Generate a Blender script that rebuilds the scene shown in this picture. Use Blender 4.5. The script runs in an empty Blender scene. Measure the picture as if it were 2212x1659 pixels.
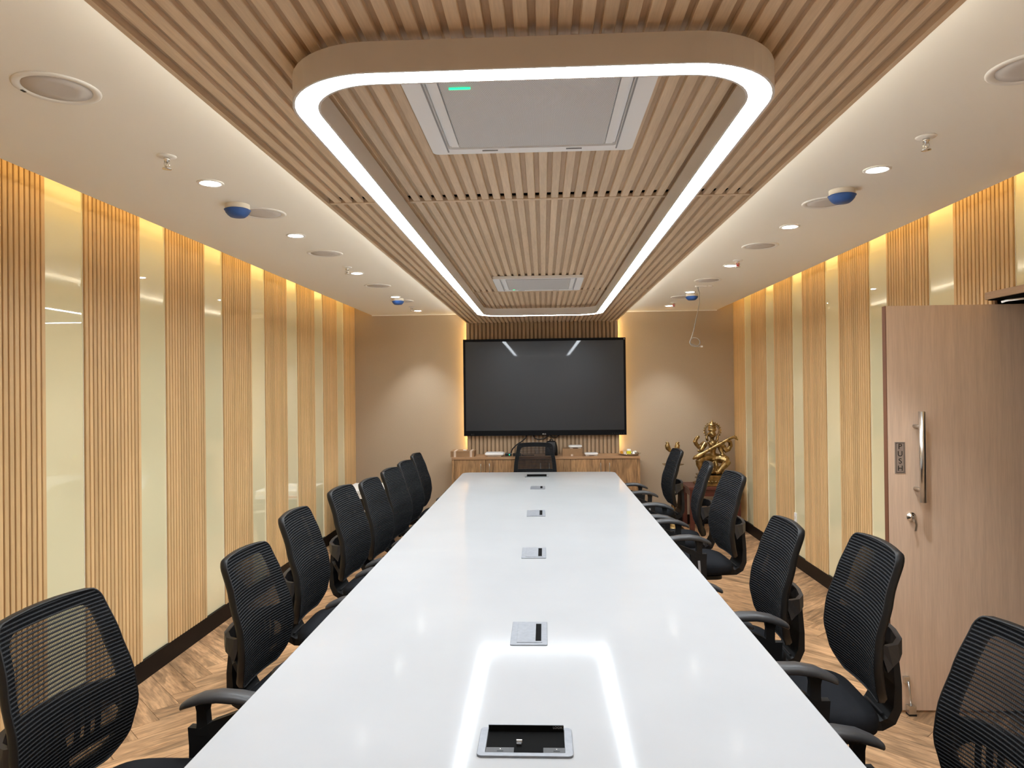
import bpy, math, random
from math import sin, cos, pi, sqrt, radians
from mathutils import Vector, Matrix

random.seed(7)
sc = bpy.context.scene
C = sc.collection

# ------------------------------------------------------------------ camera, world, exposure
FPX, IMW, IMH = 1530.0, 2212.0, 1659.0
YAW, PITCH, ROLL = 0.0442, 0.00613, 0.0113
fw = Vector((-sin(YAW) * cos(PITCH), cos(YAW) * cos(PITCH), sin(PITCH)))
r0 = Vector((cos(YAW), sin(YAW), 0)); u0 = r0.cross(fw)
rt = cos(ROLL) * r0 - sin(ROLL) * u0
up = cos(ROLL) * u0 + sin(ROLL) * r0
cd = bpy.data.cameras.new('camera'); cam = bpy.data.objects.new('camera', cd); C.objects.link(cam)
cd.sensor_fit = 'HORIZONTAL'; cd.sensor_width = 36.0; cd.lens = 36.0 * FPX / IMW
cd.clip_start = 0.05; cd.clip_end = 60
m = Matrix((rt, up, -fw)).transposed().to_4x4(); m.translation = Vector((0, 0, 1.65))
cam.matrix_world = m
sc.camera = cam
w = bpy.data.worlds.new('world'); sc.world = w; w.use_nodes = True
w.node_tree.nodes['Background'].inputs[0].default_value = (0.9, 0.85, 0.78, 1)
w.node_tree.nodes['Background'].inputs[1].default_value = 0.0
vs = sc.view_settings
vs.view_transform = 'Standard'; vs.look = 'None'; vs.gamma = 1.0; vs.use_curve_mapping = False
vs.exposure = 0.15
# lamp strengths (each lamp's light is made by its own builder below)
RING_E, DOWN_E, DOWN_SPOT, COVE_E, RAFT_COVE_E, TV_COVE_E = 72.0, 30.0, 70.0, 10.5, 44.0, 26.0
sc.cycles.diffuse_bounces = 8; sc.cycles.max_bounces = 10
WARM = (1.0, 0.71, 0.29); WARM2 = (1.0, 0.93, 0.78); COOL = (0.87, 0.94, 1.0)

# ------------------------------------------------------------------ room dimensions (metres)
XL, XR, YB, YF = -2.325, 2.30, 8.60, -1.60
HC, HR = 2.567, 2.439            # white ceiling, underside of the wooden raft
XEL, XER, HCOVE = -2.10, 2.098, 2.76
RX0, RX1 = -0.894, 0.862

# ------------------------------------------------------------------ materials
def nodes(name):
    mt = bpy.data.materials.new(name); mt.use_nodes = True
    nt = mt.node_tree; b = nt.nodes['Principled BSDF']
    return mt, nt, b
def N(nt, t, **kw):
    n = nt.nodes.new(t)
    for k, v in kw.items(): setattr(n, k, v)
    return n
def lk(nt, a, b): nt.links.new(a, b)
def plain(name, col, rough=0.5, metal=0.0, spec=0.5, coat=0.0, coat_r=0.05, bump=0.0, bscale=200, vary=0.0, vscale=8):
    mt, nt, b = nodes(name)
    b.inputs['Base Color'].default_value = (*col, 1); b.inputs['Roughness'].default_value = rough
    b.inputs['Metallic'].default_value = metal; b.inputs['Specular IOR Level'].default_value = spec
    b.inputs['Coat Weight'].default_value = coat; b.inputs['Coat Roughness'].default_value = coat_r; b.inputs['Coat IOR'].default_value = 1.6
    tc = N(nt, 'ShaderNodeTexCoord')
    if vary:
        no = N(nt, 'ShaderNodeTexNoise'); no.inputs['Scale'].default_value = vscale; no.inputs['Detail'].default_value = 5
        lk(nt, tc.outputs['Object'], no.inputs['Vector'])
        mp = N(nt, 'ShaderNodeMapRange'); mp.inputs[1].default_value = .3; mp.inputs[2].default_value = .7
        mp.inputs[3].default_value = 1 - vary; mp.inputs[4].default_value = 1 + vary
        lk(nt, no.outputs['Fac'], mp.inputs[0])
        mx = N(nt, 'ShaderNodeVectorMath', operation='SCALE'); mx.inputs[0].default_value = col
        lk(nt, mp.outputs[0], mx.inputs['Scale']); lk(nt, mx.outputs[0], b.inputs['Base Color'])
    if bump:
        no = N(nt, 'ShaderNodeTexNoise'); no.inputs['Scale'].default_value = bscale; no.inputs['Detail'].default_value = 3
        lk(nt, tc.outputs['Object'], no.inputs['Vector'])
        bp = N(nt, 'ShaderNodeBump'); bp.inputs['Strength'].default_value = bump; bp.inputs['Distance'].default_value = .002
        lk(nt, no.outputs['Fac'], bp.inputs['Height']); lk(nt, bp.outputs[0], b.inputs['Normal'])
    return mt
def wood(name, light, dark, axis='z', stretch=14.0, scale=9.0, rough=0.45, uv=False, contrast=(.35, .68), tint=0.10, coat=0.0, blotch=0.0):
    """grain runs along 'axis' of the object's own coordinates (or along u when uv is set)"""
    mt, nt, b = nodes(name)
    tc = N(nt, 'ShaderNodeTexCoord'); oi = N(nt, 'ShaderNodeObjectInfo')
    src = tc.outputs['UV'] if uv else tc.outputs['Object']
    off = N(nt, 'ShaderNodeVectorMath', operation='ADD')
    sm = N(nt, 'ShaderNodeMath', operation='MULTIPLY'); sm.inputs[1].default_value = 37.0
    lk(nt, oi.outputs['Random'], sm.inputs[0]); cb = N(nt, 'ShaderNodeCombineXYZ')
    for i in range(3): lk(nt, sm.outputs[0], cb.inputs[i])
    lk(nt, src, off.inputs[0]); lk(nt, cb.outputs[0], off.inputs[1])
    mp = N(nt, 'ShaderNodeMapping'); s = [stretch] * 3; s['xyz'.index(axis)] = 1.0
    mp.inputs['Scale'].default_value = s
    lk(nt, off.outputs[0], mp.inputs['Vector'])
    n1 = N(nt, 'ShaderNodeTexNoise'); n1.inputs['Scale'].default_value = scale / 6; n1.inputs['Detail'].default_value = 8; n1.inputs['Roughness'].default_value = .62
    n1.inputs['Distortion'].default_value = .6
    lk(nt, mp.outputs[0], n1.inputs['Vector'])
    n2 = N(nt, 'ShaderNodeTexNoise'); n2.inputs['Scale'].default_value = scale; n2.inputs['Detail'].default_value = 6
    lk(nt, mp.outputs[0], n2.inputs['Vector'])
    mx = N(nt, 'ShaderNodeMath', operation='MULTIPLY_ADD'); mx.inputs[1].default_value = .45
    mh = N(nt, 'ShaderNodeMath', operation='MULTIPLY'); mh.inputs[1].default_value = .55
    lk(nt, n2.outputs['Fac'], mx.inputs[0]); lk(nt, n1.outputs['Fac'], mh.inputs[0]); lk(nt, mh.outputs[0], mx.inputs[2])
    cr = N(nt, 'ShaderNodeValToRGB'); e = cr.color_ramp.elements
    e[0].position, e[0].color = contrast[0], (*dark, 1); e[1].position, e[1].color = contrast[1], (*light, 1)
    lk(nt, mx.outputs[0], cr.inputs[0])
    col = cr.outputs[0]
    if blotch:
        n3 = N(nt, 'ShaderNodeTexNoise'); n3.inputs['Scale'].default_value = 5.0; n3.inputs['Detail'].default_value = 4; n3.inputs['Distortion'].default_value = 1.2
        mp3 = N(nt, 'ShaderNodeMapping'); s3 = [3.0] * 3; s3['xyz'.index(axis)] = .8; mp3.inputs['Scale'].default_value = s3
        lk(nt, off.outputs[0], mp3.inputs[0]); lk(nt, mp3.outputs[0], n3.inputs['Vector'])
        r3 = N(nt, 'ShaderNodeMapRange'); r3.inputs[1].default_value = .42; r3.inputs[2].default_value = .68; r3.inputs[3].default_value = 1.0; r3.inputs[4].default_value = 1 - blotch
        lk(nt, n3.outputs['Fac'], r3.inputs[0])
        v3 = N(nt, 'ShaderNodeVectorMath', operation='SCALE'); lk(nt, col, v3.inputs[0]); lk(nt, r3.outputs[0], v3.inputs['Scale'])
        col = v3.outputs[0]
    tr = N(nt, 'ShaderNodeMapRange'); tr.inputs[3].default_value = 1 - tint; tr.inputs[4].default_value = 1 + tint
    if uv:
        wn = N(nt, 'ShaderNodeTexWhiteNoise', noise_dimensions='1D'); sx = N(nt, 'ShaderNodeSeparateXYZ'); lk(nt, tc.outputs['UV'], sx.inputs[0])
        fl = N(nt, 'ShaderNodeMath', operation='DIVIDE'); fl.inputs[1].default_value = 10.0; f2 = N(nt, 'ShaderNodeMath', operation='ROUND')
        lk(nt, sx.outputs[1], fl.inputs[0]); lk(nt, fl.outputs[0], f2.inputs[0]); lk(nt, f2.outputs[0], wn.inputs['W']); lk(nt, wn.outputs['Value'], tr.inputs[0])
    else:
        lk(nt, oi.outputs['Random'], tr.inputs[0])
    v = N(nt, 'ShaderNodeVectorMath', operation='SCALE'); lk(nt, col, v.inputs[0]); lk(nt, tr.outputs[0], v.inputs['Scale'])
    lk(nt, v.outputs[0], b.inputs['Base Color'])
    b.inputs['Roughness'].default_value = rough; b.inputs['Coat Weight'].default_value = coat; b.inputs['Coat Roughness'].default_value = .15
    bp = N(nt, 'ShaderNodeBump'); bp.inputs['Strength'].default_value = .12; bp.inputs['Distance'].default_value = .001
    lk(nt, mx.outputs[0], bp.inputs['Height']); lk(nt, bp.outputs[0], b.inputs['Normal'])
    return mt
def emit(name, col, strength):
    mt, nt, b = nodes(name)
    b.inputs['Base Color'].default_value = (*col, 1)
    b.inputs['Emission Color'].default_value = (*col, 1); b.inputs['Emission Strength'].default_value = strength
    return mt

M = {}
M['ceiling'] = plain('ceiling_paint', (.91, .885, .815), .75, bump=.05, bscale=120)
M['wallback'] = plain('wall_fabric', (.46, .37, .265), .85, bump=.5, bscale=420, vary=.06, vscale=180)
M['wallplain'] = plain('wall_paint', (.80, .73, .63), .8)
M['cream_glass'] = plain('cream_glass', (.87, .80, .51), .02, spec=1.0, coat=1.0, coat_r=.01)
M['glass_edge'] = plain('glass_edge', (.9, .86, .7), .2)
M['slat_wall'] = wood('wall_slat_wood', (.74, .50, .245), (.60, .395, .185), 'z', 16, 10, .45)
M['slat_groove'] = plain('groove_wood', (.17, .085, .035), .7)
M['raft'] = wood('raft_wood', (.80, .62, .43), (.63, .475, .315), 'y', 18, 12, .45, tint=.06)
M['raft_groove'] = wood('raft_groove_wood', (.58, .42, .27), (.44, .31, .19), 'y', 18, 12, .6, tint=.03)
M['feature'] = wood('feature_wood', (.50, .36, .23), (.37, .26, .155), 'z', 18, 12, .45, tint=.06)
M['feature_groove'] = plain('feature_groove_wood', (.25, .165, .09), .7)
M['black_gap'] = plain('black_gap', (.006, .006, .006), .9, spec=.05)
M['base'] = plain('baseboard_dark', (.007, .004, .003), .5, spec=.15, vary=.2)
M['plank'] = wood('floor_plank', (.62, .375, .20), (.24, .13, .062), 'x', 9, 10, .42, uv=True, contrast=(.36, .60), tint=.20, blotch=.5)
M['floorbase'] = plain('floor_joint', (.11, .065, .035), .7)
M['door'] = wood('door_laminate', (.86, .65, .48), (.71, .525, .38), 'z', 22, 9, .5, tint=.0)
M['door_edge'] = plain('door_edge_band', (.15, .06, .03), .6, spec=.2)
M['trimwood'] = wood('trim_wood', (.44, .28, .16), (.33, .20, .11), 'y', 18, 10, .5, tint=.02)
M['cab'] = wood('cabinet_wood', (.54, .31, .14), (.20, .105, .045), 'z', 9, 8, .45, contrast=(.34, .62), tint=.08, blotch=.35)
M['cabtop'] = wood('cabinet_top_wood', (.50, .29, .145), (.30, .165, .08), 'x', 8, 7, .45, contrast=(.32, .66), tint=.0)
M['redwood'] = wood('stained_redwood', (.115, .028, .018), (.06, .014, .010), 'x', 12, 9, .35, tint=.0)
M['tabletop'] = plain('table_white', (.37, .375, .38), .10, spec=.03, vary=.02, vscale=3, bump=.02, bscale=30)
M['tablebase'] = plain('table_base_white', (.7, .7, .7), .5)
M['alu'] = plain('brushed_aluminium', (.25, .26, .28), .55, .6, spec=.2, vary=.08, vscale=60)
M['steel'] = plain('satin_steel', (.68, .66, .63), .28, 1.0)
M['chrome'] = plain('chrome', (.75, .73, .70), .10, 1.0)
M['black'] = plain('black_plastic', (.0065, .0065, .007), .5, spec=.35)
M['blackgloss'] = plain('black_gloss', (.008, .008, .009), .2)
M['darkgrey'] = plain('dark_grey_plastic', (.020, .020, .022), .5, bump=.1, bscale=600)
M['armpad'] = plain('arm_pad_plastic', (.035, .035, .037), .42, bump=.1, bscale=500)
M['seat'] = plain('seat_fabric', (.010, .0105, .0125), .9, spec=.1, bump=.6, bscale=700)
M['greyslot'] = plain('grey_slot', (.30, .30, .31), .5)
M['white'] = plain('white_plastic', (.82, .81, .78), .4)
M['offwhite'] = plain('cream_plastic', (.72, .66, .56), .5)
M['grille'] = plain('speaker_grille', (.60, .565, .54), .7, bump=.5, bscale=900)
M['ringbody'] = plain('ring_paint', (.70, .67, .64), .55)
M['blue'] = plain('blue_cover', (.022, .085, .30), .5, vary=.1, vscale=30)
M['red'] = plain('red_bulb', (.55, .03, .02), .3)
M['redprint'] = plain('red_print', (.45, .04, .04), .5)
M['screen'] = plain('tv_screen', (.011, .013, .017), .36, spec=.55, coat=.15, coat_r=.03)
M['bezel'] = plain('tv_bezel', (.004, .004, .005), .4, spec=.12)
M['card'] = plain('cardboard', (.30, .175, .085), .8, vary=.06, vscale=20)
M['tape'] = plain('packing_tape', (.60, .48, .38), .35)
M['brass'] = plain('brass', (.33, .225, .095), .36, 1.0, vary=.5, vscale=25, bump=.6, bscale=90)
M['silver'] = plain('silver_tray', (.8, .8, .8), .2, 1.0)
M['yellow'] = plain('yellow_jar', (.62, .55, .02), .15)
M['clearlid'] = plain('clear_lid', (.75, .74, .66), .15)
M['orange'] = plain('amber_cup', (.62, .26, .03), .2)
M['pot'] = plain('dark_bowl', (.10, .06, .025), .3)
M['plate'] = plain('sign_plate', (.36, .29, .24), .45, .2)
M['letters'] = plain('letter_black', (.01, .009, .008), .5)
M['cable_grey'] = plain('cable_grey', (.34, .32, .29), .5)
M['ringlight'] = emit('ring_diffuser', COOL, RING_E)
M['downlight'] = emit('downlight_lens', (1, .98, .96), DOWN_E)
M['cove'] = emit('cove_strip', WARM, COVE_E)
M['raftcove'] = emit('raft_cove_strip', WARM2, RAFT_COVE_E)
M['tvcove'] = emit('panel_cove_strip', WARM, TV_COVE_E)
M['led'] = emit('green_led', (.02, .9, .35), 1.4)
M['acwhite'] = plain('ac_white', (.90, .91, .92), .4)
# perforated metal grille of the air-conditioners: dots of dark on white
def perf():
    mt, nt, b = nodes('perforated_grille')
    tc = N(nt, 'ShaderNodeTexCoord'); vo = N(nt, 'ShaderNodeTexVoronoi', voronoi_dimensions='2D'); vo.inputs['Scale'].default_value = 240.0
    mp = N(nt, 'ShaderNodeMapping'); mp.inputs['Rotation'].default_value = (0, 0, pi/4); lk(nt, tc.outputs['Object'], mp.inputs['Vector']); vo.inputs['Randomness'].default_value = 0.0
    lk(nt, mp.outputs[0], vo.inputs['Vector'])
    cr = N(nt, 'ShaderNodeValToRGB'); e = cr.color_ramp.elements
    e[0].position, e[0].color = .30, (.24, .235, .235, 1); e[1].position, e[1].color = .42, (.84, .84, .85, 1)
    lk(nt, vo.outputs['Distance'], cr.inputs[0]); lk(nt, cr.outputs[0], b.inputs['Base Color']); b.inputs['Roughness'].default_value = .45
    return mt
M['perf'] = perf()
# woven chair back: horizontal ribs with see-through gaps between them
def ribmesh():
    mt, nt, b = nodes('rib_mesh_fabric')
    tc = N(nt, 'ShaderNodeTexCoord'); sx = N(nt, 'ShaderNodeSeparateXYZ'); lk(nt, tc.outputs['Object'], sx.inputs[0])
    mu = N(nt, 'ShaderNodeMath', operation='MULTIPLY'); mu.inputs[1].default_value = 2 * pi / .0113; lk(nt, sx.outputs[2], mu.inputs[0])
    si = N(nt, 'ShaderNodeMath', operation='SINE'); lk(nt, mu.outputs[0], si.inputs[0])
    rg = N(nt, 'ShaderNodeMapRange'); rg.inputs[1].default_value = -.25; rg.inputs[2].default_value = .35; rg.inputs[3].default_value = .35; rg.inputs[4].default_value = 1.0
    lk(nt, si.outputs[0], rg.inputs[0])
    cr = N(nt, 'ShaderNodeValToRGB'); e = cr.color_ramp.elements
    e[0].position, e[0].color = .4, (.008, .008, .009, 1); e[1].position, e[1].color = 1.0, (.024, .025, .027, 1)
    lk(nt, rg.outputs[0], cr.inputs[0]); lk(nt, cr.outputs[0], b.inputs['Base Color']); b.inputs['Roughness'].default_value = .8; b.inputs['Specular IOR Level'].default_value = .12
    tr = N(nt, 'ShaderNodeBsdfTransparent'); mx = N(nt, 'ShaderNodeMixShader')
    lk(nt, rg.outputs[0], mx.inputs[0]); lk(nt, tr.outputs[0], mx.inputs[1]); lk(nt, b.outputs[0], mx.inputs[2])
    lk(nt, mx.outputs[0], nt.nodes['Material Output'].inputs[0])
    bp = N(nt, 'ShaderNodeBump'); bp.inputs['Strength'].default_value = .6; bp.inputs['Distance'].default_value = .003
    lk(nt, si.outputs[0], bp.inputs['Height']); lk(nt, bp.outputs[0], b.inputs['Normal'])
    return mt
M['rib'] = ribmesh()

# ------------------------------------------------------------------ mesh builder
class MB:
    def __init__(s): s.v = []; s.f = []; s.sm = []; s.mi = []; s.cur = 0; s.uv = None
    def add(s, vs, fs, smooth=False):
        o = len(s.v); s.v += [tuple(p) for p in vs]
        for f in fs: s.f.append(tuple(i + o for i in f)); s.sm.append(smooth); s.mi.append(s.cur)
        return s
    def box(s, x0, x1, y0, y1, z0, z1):
        return s.add([(x0,y0,z0),(x1,y0,z0),(x1,y1,z0),(x0,y1,z0),(x0,y0,z1),(x1,y0,z1),(x1,y1,z1),(x0,y1,z1)],
                     [(0,3,2,1),(4,5,6,7),(0,1,5,4),(1,2,6,5),(2,3,7,6),(3,0,4,7)])
    def rings(s, rs, caps=True, closed=False, smooth=True):
        """rs: list of rings with equal point counts"""
        n = len(rs[0]); vs = [p for r in rs for p in r]; fs = []
        k = len(rs)
        for i in range(k if closed else k - 1):
            j = (i + 1) % k
            for a in range(n):
                b = (a + 1) % n; fs.append((i*n+a, i*n+b, j*n+b, j*n+a))
        s.add(vs, fs, smooth)
        if caps and not closed:
            o = len(s.v) - len(vs)
            s.f.append(tuple(o + i for i in range(n))[::-1]); s.sm.append(False); s.mi.append(s.cur)
            s.f.append(tuple(o + (k-1)*n + i for i in range(n))); s.sm.append(False); s.mi.append(s.cur)
        return s
    def tube(s, pts, r, n=8, closed=False, flat=None):
        P = [Vector(p) for p in pts]; k = len(P); R = r if isinstance(r, (list, tuple)) else [r] * k
        prev = None; rs = []
        for i in range(k):
            if closed: t = P[(i+1) % k] - P[i-1]
            else: t = P[min(i+1, k-1)] - P[max(i-1, 0)]
            t.normalize()
            if prev is None:
                a = Vector((0, 0, 1)) if abs(t.z) < .9 else Vector((1, 0, 0))
            else: a = prev
            a = (a - t * a.dot(t)).normalized(); prev = a; b = t.cross(a)
            ra, rb = (R[i], R[i]) if flat is None else (R[i] * flat[0], R[i] * flat[1])
            rs.append([P[i] + a * ra * cos(2*pi*q/n) + b * rb * sin(2*pi*q/n) for q in range(n)])
        return s.rings(rs, closed=closed)
    def bar(s, pts, w, h, side):
        """rectangular section swept along pts; w along 'side', h along the third axis; w,h may be lists"""
        P = [Vector(p) for p in pts]; k = len(P); sd = Vector(side).normalized(); rs = []
        W = w if isinstance(w, (list, tuple)) else [w] * k; H = h if isinstance(h, (list, tuple)) else [h] * k
        for i in range(k):
            t = (P[min(i+1, k-1)] - P[max(i-1, 0)]).normalized()
            a = (sd - t * sd.dot(t)).normalized(); b = t.cross(a)
            rs.append([P[i] + a*W[i]/2*x + b*H[i]/2*y for x, y in ((-1,-1),(1,-1),(1,1),(-1,1))])
        return s.rings(rs, smooth=False)
    def lathe(s, prof, n=24, c=(0, 0, 0), smooth=True, caps=True, scal=None):
        rs = []
        for r, z in prof:
            ring = []
            for q in range(n):
                a = 2*pi*q/n; rr = r * (scal(a, z) if scal else 1)
                ring.append((c[0] + rr*cos(a), c[1] + rr*sin(a), c[2] + z))
            rs.append(ring)
        return s.rings(rs, caps=caps, smooth=smooth)
    def ell(s, c, r, n=14, k=9):
        prof = [(max(1e-4, sin(pi*i/k)), -cos(pi*i/k)) for i in range(k+1)]
        return s.rings([[(c[0]+r[0]*a*cos(2*pi*q/n), c[1]+r[1]*a*sin(2*pi*q/n), c[2]+r[2]*z) for q in range(n)] for a, z in prof])
    def prism(s, pts, z0, z1, smooth=False):
        n = len(pts)
        return s.rings([[(x, y, z0) for x, y in pts], [(x, y, z1) for x, y in pts]], smooth=smooth)
    def xf(s, mat, start=0):
        s.v[start:] = [tuple(mat @ Vector(p)) for p in s.v[start:]]; return s
    def mesh(s, name, mats):
        me = bpy.data.meshes.new(name); me.from_pydata(s.v, [], s.f)
        for mm in (mats if isinstance(mats, (list, tuple)) else [mats]): me.materials.append(M[mm])
        me.polygons.foreach_set('use_smooth', s.sm); me.polygons.foreach_set('material_index', s.mi)
        me.update(); return me
    def build(s, name, mats, parent=None, loc=None, bevel=0):
        return obj(name, s.mesh(name, mats), parent, loc, bevel)
def obj(name, me, parent=None, loc=None, bevel=0):
    o = bpy.data.objects.new(name, me); C.objects.link(o)
    if parent is not None: o.parent = parent
    if loc is not None: o.location = loc
    if bevel:
        b = o.modifiers.new('bevel', 'BEVEL'); b.width = bevel; b.segments = 2; b.limit_method = 'ANGLE'
    return o
def tag(o, label, cat=None, group=None, kind=None):
    if label: o['label'] = label
    if cat: o['category'] = cat
    if group: o['group'] = group
    if kind: o['kind'] = kind
    return o
def thing(name, label, cat, loc=(0,0,0), rz=0.0, group=None, kind=None):
    o = bpy.data.objects.new(name, None); C.objects.link(o); o.empty_display_size = .1
    o.location = loc; o.rotation_euler = (0, 0, rz)
    return tag(o, label, cat, group, kind)
def copy_tree(o, parent=None):
    c = o.copy(); C.objects.link(c); c.parent = parent
    for ch in list(o.children): copy_tree(ch, c)
    return c
def text(name, body, size, mat, parent, matrix, depth=.0006):
    cu = bpy.data.curves.new(name, 'FONT'); cu.body = body; cu.size = size; cu.extrude = depth
    cu.align_x = 'CENTER'; cu.align_y = 'CENTER'; cu.space_line = .86
    t = bpy.data.objects.new(name, cu); C.objects.link(t); bpy.context.view_layer.update()
    me = bpy.data.meshes.new_from_object(t.evaluated_get(bpy.context.evaluated_depsgraph_get()))
    bpy.data.objects.remove(t); me.materials.clear(); me.materials.append(M[mat]); me.transform(matrix)
    return obj(name, me, parent)
def rrect(x0, x1, y0, y1, r, n=8):
    pts = []
    for cx, cy, a0 in ((x1-r, y1-r, 0), (x0+r, y1-r, 90), (x0+r, y0+r, 180), (x1-r, y0+r, 270)):
        for i in range(n+1):
            a = radians(a0 + 90*i/n); pts.append((cx + r*cos(a), cy + r*sin(a)))
    return pts

# ------------------------------------------------------------------ floor
fl = MB().box(XL-.12, XR+.12, YF, YB+.1, -.10, -.0035).build('floor', 'floorbase')
tag(fl, 'warm oak herringbone plank floor of the meeting room', 'floor', kind='structure')
PW, PL = .135, .675
def clip(poly, x0, x1, y0, y1):
    for ax, lim, sg in ((0, x0, 1), (0, x1, -1), (1, y0, 1), (1, y1, -1)):
        out = []
        for i in range(len(poly)):
            a, b = poly[i-1], poly[i]; da, db = (a[ax]-lim)*sg, (b[ax]-lim)*sg
            if (da >= 0) != (db >= 0):
                t = da/(da-db); out.append((a[0]+(b[0]-a[0])*t, a[1]+(b[1]-a[1])*t))
            if db >= 0: out.append(b)
        poly = out
        if len(poly) < 3: return []
    return poly
planks = []
g = .0009; OX, OY = -1.95, 3.494 % (PW*sqrt(2))
def rot(a, b): return ((a-b)/sqrt(2) + OX, (a+b)/sqrt(2) + OY)
for k in range(-30, 90):
    for j in range(-12, 14):
        a0, b0 = k*PW - j*PL, k*PW + j*PL
        for (u0_, v0_, lx, ly) in ((a0, b0, PL, PW), (a0, b0+PW, PW, PL)):
            poly = [rot(u0_+g, v0_+g), rot(u0_+lx-g, v0_+g), rot(u0_+lx-g, v0_+ly-g), rot(u0_+g, v0_+ly-g)]
            cx = sum(p[0] for p in poly)/4; cy = sum(p[1] for p in poly)/4
            if not (XL-.6 < cx < XR+.6 and YF-.6 < cy < YB+.6): continue
            pc = clip(poly, XL+.012, XR-.012, YF+.01, YB-.012)
            if len(pc) >= 3:
                planks.append((cx, cy, pc, (1, 1) if lx > ly else (-1, 1)))
def plank_geo(mb, uvs, rec, idx):
    cx, cy, pc, d = rec; d = (d[0]/sqrt(2), d[1]/sqrt(2)); n = len(pc)
    mb.rings([[(x, y, -.0034) for x, y in pc], [(x, y, 0) for x, y in pc]], smooth=False)
    rx, ry = random.uniform(0, 50), 10*idx
    for ring in range(2):
        for x, y in pc: uvs.append(((x-cx)*d[0]+(y-cy)*d[1] + rx, -(x-cx)*d[1]+(y-cy)*d[0] + ry))
def put_uv(me, uvs):
    ul = me.uv_layers.new(name='UVMap'); dat = []
    for lp in me.loops: dat += uvs[lp.vertex_index]
    ul.data.foreach_set('uv', dat)
def seen(r):
    x, y = r[0], r[1]
    if y < 1.9: return False
    return x < -.88 or x > .76
cand = sorted([i for i, r in enumerate(planks) if seen(r)], key=lambda i: planks[i][1] + (0 if abs(planks[i][0]) > 1.15 else 4))[:300]
cs = set(cand); rest = MB(); ruv = []
for i, r in enumerate(planks):
    if i in cs:
        mb = MB(); uv = []; plank_geo(mb, uv, r, i % 97); me = mb.mesh('plank', 'plank'); put_uv(me, uv); obj('plank', me, fl)
    else: plank_geo(rest, ruv, r, i % 97)
me = rest.mesh('plank_field', 'plank'); put_uv(me, ruv); o = obj('plank_field', me, fl); o['kind'] = 'stuff'

# ------------------------------------------------------------------ ceiling, coves
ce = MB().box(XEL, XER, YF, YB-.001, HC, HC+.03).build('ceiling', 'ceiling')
tag(ce, 'cream plaster ceiling with warm light coves along both side walls', 'ceiling', kind='structure')
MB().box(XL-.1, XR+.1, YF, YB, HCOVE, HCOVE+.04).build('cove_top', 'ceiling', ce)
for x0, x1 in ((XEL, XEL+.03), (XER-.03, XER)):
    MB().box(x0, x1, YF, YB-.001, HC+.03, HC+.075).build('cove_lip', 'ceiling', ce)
for x0, x1 in ((XEL+.05, XEL+.07), (XER-.07, XER-.05)):
    MB().box(x0, x1, YF+.05, YB-.05, HC+.078, HC+.09).build('light_strip', 'cove', ce)
t1 = MB().box(-2.09, RX0-.01, YB-.012, YB-.0005, HC-.012, HC-.0005).box(RX1+.05, 2.09, YB-.012, YB-.0005, HC-.012, HC-.0005).build('trim_1', 'ceiling')
tag(t1, 'thin pale trim where ceiling meets the back wall', 'trim', kind='structure')

# ------------------------------------------------------------------ side walls with slat and glass panels
WT = HCOVE
def slat_panel(parent, xface, sgn, y0, y1, z0, n=15, zfun=None):
    """sgn=+1: wall on the left (front looks to +x)"""
    # parent-space panel: backing board, then single slats in front of it
    bx = sorted((xface - sgn*.020, xface - sgn*.012))
    p = MB()
    if zfun is None: p.box(bx[0], bx[1], y0, y1, z0, WT)
    else:
        ym = zfun[0]
        p.box(bx[0], bx[1], ym, y1, z0, WT); p.box(bx[0], bx[1], y0, ym, zfun[1], WT)
    p = p.build('slat_panel', 'slat_groove', parent)
    pitch = (y1-y0)/n; sw = pitch*.73
    cache = {}
    for i in range(n):
        yc = y0 + pitch*(i+.5); zb = z0 if (zfun is None or yc > zfun[0]) else zfun[1]
        key = round(zb, 3)
        if key not in cache:
            a, b = sorted((-sgn*.0118, 0.0)); h = sw/2; c = .002
            xs = (0.0, -sgn*.0118)
            prof = [(xs[1], -h), (-sgn*c, -h), (0, -h+c), (0, h-c), (-sgn*c, h), (xs[1], h)]
            if sgn > 0: prof = prof[::-1]
            cache[key] = MB().rings([[(x, y, zb) for x, y in prof], [(x, y, WT) for x, y in prof]], smooth=False).mesh('slat', 'slat_wall')
        obj('slat', cache[key], p, (xface, yc, 0))
def glass_panel(parent, xface, sgn, y0, y1, z0):
    a, b = sorted((xface - sgn*.012, xface - sgn*.020))
    o = MB().box(a, b, y0+.002, y1-.002, z0, WT).build('glass_panel', 'cream_glass', parent)
    for ys in ((y0, y0+.0035), (y1-.0035, y1)):
        MB().box(min(xface-sgn*.009, xface-sgn*.02), max(xface-sgn*.009, xface-sgn*.02), ys[0], ys[1], z0, WT).build('edge_strip', 'glass_edge', o)
BZ = .115
wl = MB().box(XL-.12, XL-.001, YF, YB+.1, 0, WT).build('wall_left', 'wallplain')
tag(wl, 'left wall of vertical oak slat panels alternating with cream glass', 'wall', kind='structure')
LX = XL + .020
for k in range(-2, 8):
    y0, y1 = 2.695 + .7757*k, 3.192 + .7757*k
    slat_panel(wl, LX, 1, y0, min(y1, YB-.003), BZ)
    if k < 7: glass_panel(wl, LX, 1, y1, y0+.7757, BZ)
DJ, DH, DN = 3.69, 2.107, 2.60      # far jamb, head height, near jamb of the doorway
wrm = MB().box(XR+.001, XR+.24, DJ, YB+.1, 0, WT).box(XR+.001, XR+.24, YF, DN, 0, WT).box(XR+.001, XR+.24, DN, DJ, DH, WT)
wr = wrm.build('wall_right', 'wallplain')
tag(wr, 'right wall of vertical oak slat panels alternating with cream glass around a doorway', 'wall', kind='structure')
RXF = XR - .020
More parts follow.
